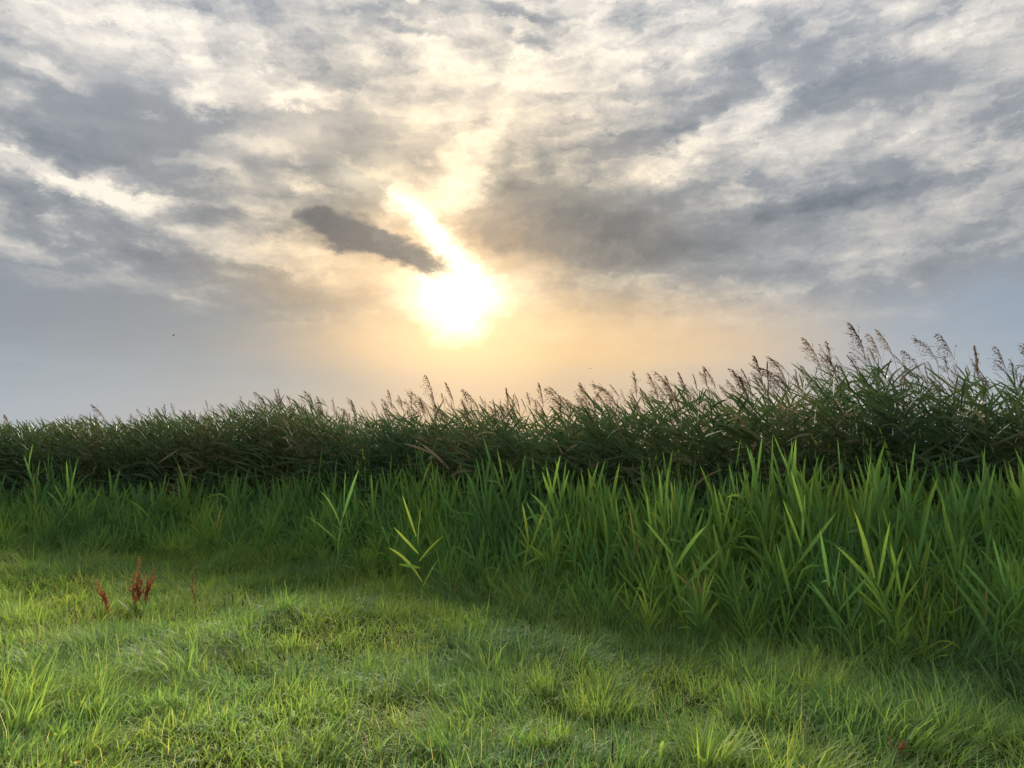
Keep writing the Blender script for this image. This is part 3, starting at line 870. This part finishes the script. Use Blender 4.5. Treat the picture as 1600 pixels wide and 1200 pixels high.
def build_grass():
    # tussocks over the meadow
    X, Y = scatter(5200, -11.5, 8.5, 1.8, 12.6, 81)
    px = col_of(X, Y); f = front(px)
    r = np.random.default_rng(82).random(len(X))
    keep = (Y < f + 0.75) & (np.abs(X) < 0.70 * Y + 1.3) & (r < np.clip(1.15 - (Y - 3.5) * 0.055, 0.5, 1))
    X, Y, px, f = X[keep], Y[keep], px[keep], f[keep]
    parts = [[], [], [], [], [], [], []]
    for i in range(len(X)):
        x, y = X[i], Y[i]
        edge = np.clip((y - (f[i] - 1.3)) / 1.3, 0, 1)             # grass stands taller by the reeds
        h = (0.19 + 0.04 * HGT(x, y)) * np.exp(rng.normal(0, 0.28)) * (1 + 0.55 * edge) * (1 + 0.35 * np.clip((px[i] - 1000) / 600, 0, 1))
        if edge > 0.5 and rng.random() < 0.55: h *= rng.uniform(1.3, 2.1)
        h = float(np.clip(h * np.clip(0.62 + 0.09 * (y - 1.5), 0.6, 1.0), 0.07, 0.62))
        rad = rng.uniform(0.09, 0.26)
        ld = np.arctan2(LEAN_B(x, y), LEAN_A(x, y)) + rng.normal(0, 0.5)
        n = int(rng.uniform(55, 115) * np.clip(5.5 / max(y, 3.2), 0.62, 1.25))
        tint = grass_tint(x, y) + rng.normal(0, 0.09) - 0.05 * edge
        b = clump_blades(x, y, rad, h, n, tint, ld, rng.uniform(0.2, 1.2))
        wid = rng.uniform(0.0020, 0.0042) * rng.uniform(0.6, 1.5, n) * (0.75 + 0.07 * y)
        for k, v in enumerate((b[0], b[1], b[2], b[3], b[4], wid, b[5])): parts[k].append(v)
    # short sward between them
    n = 150000
    yy = np.sqrt(np.random.default_rng(83).uniform(1.9 ** 2, 12.4 ** 2, n)) ; xx = np.random.default_rng(84).uniform(-1, 1, n) * (0.70 * yy + 1.2)
    ff = front(col_of(xx, yy)); k_ = yy < ff + 0.5
    xx, yy = xx[k_], yy[k_]; n = len(xx)
    B = np.stack([xx, yy, gz(xx, yy) - 0.008], 1)
    parts[0].append(B); parts[1].append(rng.uniform(0, 2 * np.pi, n)); parts[2].append(rng.uniform(0.05, 0.9, n)); parts[3].append(rng.uniform(0.1, 1.6, n))
    parts[4].append(rng.uniform(0.05, 0.17, n)); parts[5].append(rng.uniform(0.0016, 0.0032, n) * (0.75 + 0.07 * yy))
    dead = rng.random(n) < 0.07
    parts[6].append(np.where(dead, rng.uniform(0.85, 1.0, n), np.clip(grass_tint(xx, yy) + rng.normal(0, 0.12, n), 0, 0.9)))
    # fine long grass mixed through the foot of the fringe
    n = 42000
    r5 = np.random.default_rng(85)
    xx = r5.uniform(-11.5, 7.5, n); yy = r5.uniform(4.2, 13.5, n); pp = col_of(xx, yy); uu = yy - front(pp)
    k_ = (uu > -1.0) & (uu < 1.3) & (pp > -250) & (pp < 1850) & (r5.random(n) < np.clip(0.25 + (uu + 1.0) / 0.9, 0, 1))
    xx, yy, uu = xx[k_], yy[k_], uu[k_]; n = len(xx)
    hh = np.interp(uu, [-1.0, -0.3, 0.3, 1.3], [0.22, 0.36, 0.60, 0.85]) * r5.uniform(0.5, 1.15, n)
    ld = np.arctan2(LEAN_B(xx, yy), LEAN_A(xx, yy))
    parts[0].append(np.stack([xx, yy, gz(xx, yy) - 0.01], 1)); parts[1].append(ld + r5.normal(0, 1.3, n)); parts[2].append(np.abs(r5.normal(0.12, 0.18, n)))
    parts[3].append(np.clip(r5.normal(0.7, 0.5, n), 0, 2.2)); parts[4].append(hh); parts[5].append(r5.uniform(0.0016, 0.0038, n))
    parts[6].append(np.clip(r5.normal(0.46, 0.14, n) + 0.08 * TINT_A(xx, yy), 0, 0.8))
    # bleached stray stems standing in the turf
    n = 900
    yy = r5.uniform(2.4, 10.5, n); xx = r5.uniform(-1, 1, n) * (0.68 * yy + 0.6); k_ = yy < front(col_of(xx, yy)) - 0.1
    xx, yy = xx[k_], yy[k_]; n = len(xx)
    parts[0].append(np.stack([xx, yy, gz(xx, yy)], 1)); parts[1].append(r5.uniform(0, 6.28, n)); parts[2].append(np.abs(r5.normal(0.1, 0.4, n)))
    parts[3].append(np.clip(r5.normal(0.8, 0.7, n), 0, 2.4)); parts[4].append(r5.uniform(0.14, 0.34, n)); parts[5].append(r5.uniform(0.0012, 0.0024, n))
    parts[6].append(r5.uniform(0.9, 1.0, n))
    A = [np.concatenate(p) for p in parts]
    V, Q, T, ti = blades(*A)
    o = place('grass', make_mesh('grass', V, [Q, T], M_GRASS, ti))
    tag(o, 'lush green meadow grass covering the foreground', 'grass', kind='stuff')
    print('grass blades', len(A[0]))
build_grass()

# ------------------------------------------------------------------ single plants in the meadow
R3 = random.Random(9)
def tube_mesh(name, pts, r0, r1, material, tint=0.4, sides=4):
    pts = [Vector(p) for p in pts]; V, Q = [], []
    for i, p in enumerate(pts):
        r = r0 + (r1 - r0) * i / (len(pts) - 1)
        for k in range(sides):
            a = 2 * math.pi * k / sides
            V.append((p.x + r * math.cos(a), p.y + r * math.sin(a), p.z))
    for i in range(len(pts) - 1):
        for k in range(sides):
            Q.append((i * sides + k, i * sides + (k + 1) % sides, (i + 1) * sides + (k + 1) % sides, (i + 1) * sides + k))
    return make_mesh(name, np.array(V), [np.array(Q)], material, np.full(len(V), tint))

def seed_mesh(name, pts, radius, per, size, material, tint0=0.5):
    """tight whorls of small papery seeds round a stem"""
    V, Q, T = [], [], []
    for i in range(len(pts) - 1):
        a, b = Vector(pts[i]), Vector(pts[i + 1])
        for k in range(per):
            u = R3.random(); p = a.lerp(b, u)
            t = (i + u) / (len(pts) - 1)
            rr = radius * (1.0 - 0.65 * t) * math.sqrt(R3.random())
            an = R3.uniform(0, 6.283)
            q = p + Vector((rr * math.cos(an), rr * math.sin(an), R3.uniform(-0.006, 0.006)))
            d1 = Vector((R3.gauss(0, 1), R3.gauss(0, 1), R3.gauss(0, 1))).normalized()
            d2 = d1.cross(Vector((R3.gauss(0, 1), R3.gauss(0, 1), R3.gauss(0, 1)))).normalized()
            s = size * R3.uniform(0.6, 1.3); n0 = len(V)
            V += [q - d1 * s, q - d2 * s * 0.7, q + d1 * s, q + d2 * s * 0.7]
            Q.append((n0, n0 + 1, n0 + 2, n0 + 3))
            T += [min(1, max(0, R3.gauss(tint0, 0.2)))] * 4
    return make_mesh(name, np.array([tuple(v) for v in V]), [np.array(Q)], material, np.array(T))

def dock_plant(base_px, stems, label, leaves=3, dull=0.5):
    g = ground_at(*base_px); g.z = float(gz(g.x, g.y))
    root = empty('dock_plant', g); tag(root, label, 'dock', 'seeding docks in the grass')
    def spike(a, tip, frac, rad, r0, nodes):
        n = nodes
        off = [Vector((R3.uniform(-.006, .006), R3.uniform(-.01, .01), 0)) for k in range(n + 1)]
        pts = [a + Vector(((tip - a).x * (k / n) ** 1.3, (tip - a).y * k / n, (tip - a).z * k / n)) + off[k] * (k > 0) for k in range(n + 1)]
        st = place('stem', tube_mesh('dock_stem', pts, r0, 0.0012, M_DOCK, 0.35), root)
        # seeds sit in whorls, thinner towards the tip, with bare gaps between
        segs = []
        k0 = (1 - frac) * n
        m = int(frac * n * 2)
        for j in range(m):
            u = k0 + (n - k0) * (j + R3.uniform(0.1, 0.5)) / m; i = min(n - 1, int(u))
            p = pts[i].lerp(pts[i + 1], u - i); q = pts[i].lerp(pts[i + 1], min(1, u - i + 0.28))
            segs.append((p, q, 1 - 0.6 * j / m))
        V, Q, T = [], [], []
        for p, q, w in segs:
            for k in range(int(min(34, 1500 * rad) * w)):
                c_ = p.lerp(q, R3.random()); an = R3.uniform(0, 6.283); rr = rad * w * R3.random() ** 0.6
                c_ = c_ + Vector((rr * math.cos(an), rr * math.sin(an), R3.gauss(0, 0.006) - rr * 0.3))
                d1 = Vector((R3.gauss(0, 1), R3.gauss(0, 1), R3.gauss(0, 1))).normalized()
                d2 = d1.cross(Vector((R3.gauss(0, 1), R3.gauss(0, 1), R3.gauss(0, 1)))).normalized()
                s = 0.0072 * R3.uniform(0.5, 1.25); n0 = len(V)
                V += [tuple(c_ - d1 * s), tuple(c_ - d2 * s * 0.7), tuple(c_ + d1 * s), tuple(c_ + d2 * s * 0.7)]
                Q.append((n0, n0 + 1, n0 + 2, n0 + 3)); T += [min(1, max(0, R3.gauss(dull, 0.25)))] * 4
        place('seed_head', make_mesh('dock_seeds', np.array(V), [np.array(Q)], M_DOCK, np.array(T)), st)
        return pts
    for tip_px, frac, rad in stems:
        tip = at_depth(tip_px[0], tip_px[1], g.y) - g
        pts = spike(Vector((0, 0, 0)), tip, frac, rad * 1.15, 0.004, 9)
        for side in (-1, 1):                              # short side branches hugging the spike
            a = pts[R3.choice((3, 4, 5))]
            spike(a, a.lerp(tip, R3.uniform(0.45, 0.7)) + Vector((side * R3.uniform(0.02, 0.045), R3.uniform(-.03, .03), 0)), 0.85, rad * 0.7, 0.002, 5)
    for k in range(leaves):
        m = leaf_matrix(Vector((R3.uniform(-.03, .03), R3.uniform(-.03, .03), 0.0)), R3.uniform(0, 6.28), R3.uniform(0.4, 0.9), R3.uniform(0.16, 0.26), 0.022)
        place('leaf', shared_mesh('leaf', LEAVES, R3.choice((1, 2)), 0.35, M_GRASS), root, m)

dock_plant((172, 962), [((151, 906), 0.78, 0.030)], 'rust-red dock spike leaning left, left of the upright red dock', 2)
dock_plant((212, 958), [((218, 868), 0.80, 0.024), ((207, 898), 0.75, 0.024), ((222, 905), 0.7, 0.022)], 'upright rust-red dock with the highest seed spikes at left', 4)
dock_plant((226, 958), [((240, 884), 0.55, 0.016), ((231, 905), 0.6, 0.02)], 'thin rust-red dock leaning right of the upright red dock', 2)
dock_plant((306, 972), [((300, 893), 0.4, 0.005)], 'sparse dull brown dock right of the rust-red ones', 1, 0.2)
dock_plant((1402, 1190), [((1412, 1158), 0.6, 0.010)], 'small rusty dock shoot in the grass at bottom right', 1, 0.6)

def grass_stem(base, tip, head, label, material=M_STRAW, group='seeding grass stems', bow=0.0, head_r=0.006, head_m=None, name='seeding_plant', size=0.006):
    """one stem with a seed head; base and tip as points"""
    root = empty(name, base); tag(root, label, 'seeding plant', group)
    t = tip - base
    n = 7
    pts = [Vector((t.x * (k / n) ** (1.3) + bow * math.sin(math.pi * k / n), t.y * k / n, t.z * (k / n) ** (1 - 0.25 * abs(bow) * 4))) for k in range(n + 1)]
    st = place('stem', tube_mesh('grass_stem', pts, 0.0017, 0.0009, material, 0.5, 3), root)
    if head:
        up = pts[-max(2, int(head * n) + 1):]
        place('seed_head', seed_mesh('grass_seeds', up, head_r, 26, size, head_m or material, 0.5), st)
    return root

def stem_px(bx, by, tx, ty, head, label, **kw):
    g = ground_at(bx, by); g.z = float(gz(g.x, g.y))
    return grass_stem(g, at_depth(tx, ty, g.y), head, label, **kw)

stem_px(120, 1000, 118, 954, 0.55, 'pale cream grass spike standing left of the rust-red docks', head_r=0.011, size=0.009)
stem_px(60, 1020, 57, 972, 0.5, 'pale slim grass spike near the left edge of the meadow', head_r=0.006)
for (bx, tx, ty, w) in ((352, 350, 934, 'first'), (366, 363, 930, 'second'), (381, 379, 937, 'third'), (388, 390, 946, 'fourth')):
    stem_px(bx, 985, tx, ty, 0.4, f'dark brown narrow seed head, {w} from left of four right of the docks', material=M_BROWN, head_r=0.005, group='dark seed heads right of the docks')
stem_px(712, 992, 710, 905, 0.35, 'tall thin dark seeding stem right of the yellow-green reed', material=M_BROWN, head_r=0.016)
stem_px(704, 960, 706, 890, 0.4, 'brown tufted stem at the foot of the fringe under the sun', material=M_BROWN, head_r=0.018)
stem_px(618, 985, 604, 940, 0.0, 'pale bent reed blade in the grass below the yellow-green reed', head_r=0.005, bow=-0.03)
for i, (bx, by, tx, ty, bow, lab) in enumerate([
        (660, 1235, 545, 1130, -0.05, 'long straw stalk slanting left across the bottom grass, left of middle'),
        (628, 1240, 636, 1130, 0.02, 'thin upright straw stalk in the bottom grass left of middle'),
        (655, 1235, 660, 1120, 0.0, 'second upright straw stalk in the bottom grass left of middle'),
        (575, 1200, 572, 1150, 0.0, 'short dry stalk at the bottom edge left of middle'),
        (760, 1230, 768, 1135, 0.03, 'pale grass stalk at the bottom edge near the middle'),
        (835, 1230, 850, 1140, 0.04, 'pale grass stalk leaning right at the bottom edge, right of middle'),
        (955, 1215, 958, 1160, 0.0, 'dark seed stalk at the bottom edge right of middle'),
        (310, 1180, 355, 1140, 0.06, 'dry stalk bent right in the lower left grass'),
        (370, 1065, 312, 1052, -0.03, 'straw stalk lying low across the left meadow'),
        (1255, 1190, 1262, 1120, 0.0, 'rusty stalk in the lower right grass'),
        (1395, 1200, 1390, 1150, 0.0, 'thin rusty stalk near the bottom right'),
        (95, 1215, 100, 1180, 0.0, 'orange-tan seed stalk at the bottom left corner'),
        (1130, 1120, 1165, 1060, 0.05, 'pale arching stalk in the grass right of middle'),
        (1385, 1150, 1440, 1095, 0.08, 'pale arching stalk in the grass at right'),
        (1035, 1120, 1090, 1070, 0.06, 'pale arching stalk at the foot of the right fringe')]):
    stem_px(bx, by, tx, ty, 0.45 if i in (6, 9, 10, 11) else 0.25, lab, bow=bow, head_r=0.005, material=M_BROWN if i in (6,) else M_STRAW, group='dry stalks in the meadow')

# ---- tussocks that stand out
def tussock(px, py, rad, h, n, tint, label, lean=(0.0, 0.0), wid=0.0028):
    g = ground_at(px, py)
    b = clump_blades(0.0, 0.0, rad, h, n, tint, lean[0], lean[1])
    B = b[0].copy(); B[:, 2] = gz(B[:, 0] + g.x, B[:, 1] + g.y) - 0.01
    V, Q, T, ti = blades(B, b[1], b[2], b[3], b[4], wid * rng.uniform(0.6, 1.3, n), b[5])
    o = place('grass_tussock', make_mesh('grass_tussock', V, [Q, T], M_GRASS, ti))
    o.location = (g.x, g.y, 0.0)
    tag(o, label, 'tussock', 'grass tussocks in the meadow')

tussock(945, 1105, 0.218, 0.272, 420, 0.60, 'bright yellow-green grass tussock with upright blades, right of middle', (0.4, 0.15))
tussock(740, 1085, 0.184, 0.216, 420, 0.36, 'dark round mop of grass in the middle of the meadow', (2.6, 0.3))
tussock(1270, 1085, 0.184, 0.288, 380, 0.62, 'yellow-green tussock beside the light green reed at right', (0.2, 0.2), 0.0034)
tussock(1185, 1065, 0.207, 0.288, 320, 0.40, 'blue-green tussock left of the light green reed at right', (0.0, 0.2), 0.0034)
tussock(1500, 1150, 0.207, 0.288, 380, 0.50, 'spiky green tussock in the lower right corner', (0.5, 0.3), 0.0032)
tussock(1330, 1120, 0.184, 0.272, 340, 0.42, 'grey-green arching tussock left of the lower right corner', (2.8, 0.4))
tussock(160, 1010, 0.230, 0.240, 420, 0.52, 'dark-hearted tussock just below the rust-red docks', (3.0, 0.3))
tussock(160, 1105, 0.207, 0.224, 420, 0.66, 'yellow-green tussock in the lower left meadow', (0.3, 0.3))
tussock(470, 1180, 0.207, 0.200, 420, 0.58, 'bright tussock at the bottom left of middle', (0.8, 0.3))
tussock(290, 1095, 0.230, 0.208, 420, 0.55, 'leaning tussock in the left meadow combed to the right', (0.1, 0.8))
tussock(600, 1050, 0.184, 0.192, 360, 0.46, 'low soft tussock below the short pale reed shoot', (0.4, 0.4))
tussock(830, 1150, 0.207, 0.176, 420, 0.60, 'low yellow-green tussock at the bottom middle', (3.3, 0.4))
tussock(1090, 1160, 0.207, 0.192, 380, 0.50, 'pale combed tussock at the bottom right of middle', (3.0, 0.7))

# ---- small flowers and broad leaves
def yellow_flower(px, py, label):
    g = ground_at(px, py + 14); g.z = float(gz(g.x, g.y))
    root = empty('yellow_flower', g); tag(root, label, 'flower', 'yellow flowers in the grass')
    top = at_depth(px, py, g.y) - g
    place('stem', tube_mesh('flower_stem', [Vector((0, 0, 0)), top * 0.5 + Vector((.004, 0, 0)), top], 0.0016, 0.0012, M_GRASS, 0.4, 3), root)
    V, Q = [], []
    for k in range(9):
        a = 2 * math.pi * k / 9; c, s = math.cos(a), math.sin(a); n0 = len(V)
        V += [(0, 0, 0), (0.010 * c - 0.004 * s, 0.010 * s + 0.004 * c, 0.003), (0.020 * c, 0.020 * s, 0.006), (0.010 * c + 0.004 * s, 0.010 * s - 0.004 * c, 0.003)]
        Q.append((n0, n0 + 1, n0 + 2, n0 + 3))
    o = place('petals', make_mesh('flower_petals', np.array(V), [np.array(Q)], M_YELLOW), root)
    o.location = top
yellow_flower(225, 1053, 'tiny yellow flower in the left meadow below the docks')
yellow_flower(120, 1192, 'tiny yellow flower at the bottom left edge')

def weed(px, py, n, L, tint, label):
    g = ground_at(px, py); g.z = float(gz(g.x, g.y))
    root = empty('broad_leaf_weed', g); tag(root, label, 'weed', 'broad-leaved weeds in the grass')
    for k in range(n):
        m = leaf_matrix(Vector((0, 0, 0.01)), 2.4 * k + R3.uniform(-.3, .3), R3.uniform(0.15, 0.6), L * R3.uniform(0.8, 1.2), L * 0.16)
        place('leaf', shared_mesh('leaf', LEAVES, R3.choice((1, 2)), tint, M_GRASS), root, m)
weed(1032, 1192, 4, 0.10, 0.62, 'light green broad-leaved weed at the bottom edge right of middle')
weed(92, 1165, 5, 0.10, 0.60, 'light green broad-leaved weed in the bottom left grass')
weed(1270, 1050, 3, 0.22, 0.60, 'low broad yellow-green blade pair before the right fringe')

# ------------------------------------------------------------------ birds
def bird(px, py, dist, span, roll, heading, label):
    d = ray(px, py); loc = Vector((0, 0, CAM_H)) + d * (dist / d.y)
    root = empty('bird', loc); tag(root, label, 'bird', 'birds in the sky')
    root.rotation_euler = (0, roll, heading)
    s = span
    # body along +X: rings of a spindle, head at +X
    V, Q = [], []
    prof = [(-0.22, .004), (-0.15, .03), (-0.05, .05), (0.06, .052), (0.13, .036), (0.17, .038), (0.21, .026), (0.25, .003)]
    for x, r in prof:
        for k in range(8):
            a = 2 * math.pi * k / 8; V.append((x * s, r * s * math.cos(a), r * s * 0.9 * math.sin(a)))
    for i in range(len(prof) - 1):
        for k in range(8): Q.append((i * 8 + k, i * 8 + (k + 1) % 8, (i + 1) * 8 + (k + 1) % 8, (i + 1) * 8 + k))
    place('body', make_mesh('bird_body', np.array(V), [np.array(Q)], M_BIRD), root)
    for sd in (1, -1):
        out = [(0.10, 0.03, .02), (0.12, 0.20, .08), (0.05, 0.36, .11), (-0.10, 0.50, .09)]
        inn = [(-0.06, 0.03, .02), (-0.04, 0.20, .07), (-0.06, 0.34, .10), (-0.11, 0.50, .088)]
        W2 = []
        for (a, b) in zip(out, inn):
            for (x, y, z) in (a, b):
                W2.append((x * s, sd * y * s, z * s)); W2.append((x * s, sd * y * s, z * s - 0.008 * s))
        F2 = []
        for i in range(3):
            b0 = i * 4; c0 = b0 + 4
            F2 += [(b0, c0, c0 + 2, b0 + 2), (b0 + 1, b0 + 3, c0 + 3, c0 + 1), (b0, b0 + 1, c0 + 1, c0), (b0 + 2, c0 + 2, c0 + 3, b0 + 3)]
        place('wing', make_mesh('bird_wing', np.array(W2), [np.array(F2)], M_BIRD), root)
    tl = [(-0.18, -.02, 0), (-0.18, .02, 0), (-0.36, .07, .0), (-0.30, 0, 0), (-0.36, -.07, 0)]
    place('tail', make_mesh('bird_tail', np.array(tl) * s, [np.array([(0, 1, 3), (1, 2, 3), (0, 3, 4)])], M_BIRD, smooth=False), root)
bird(271, 524, 42.0, 0.36, -0.5, 0.5, 'small dark bird flying in the grey sky at left')
bird(922, 576, 48.0, 0.24, 0.2, 1.1, 'tiny dark bird just above the reeds right of the sun')
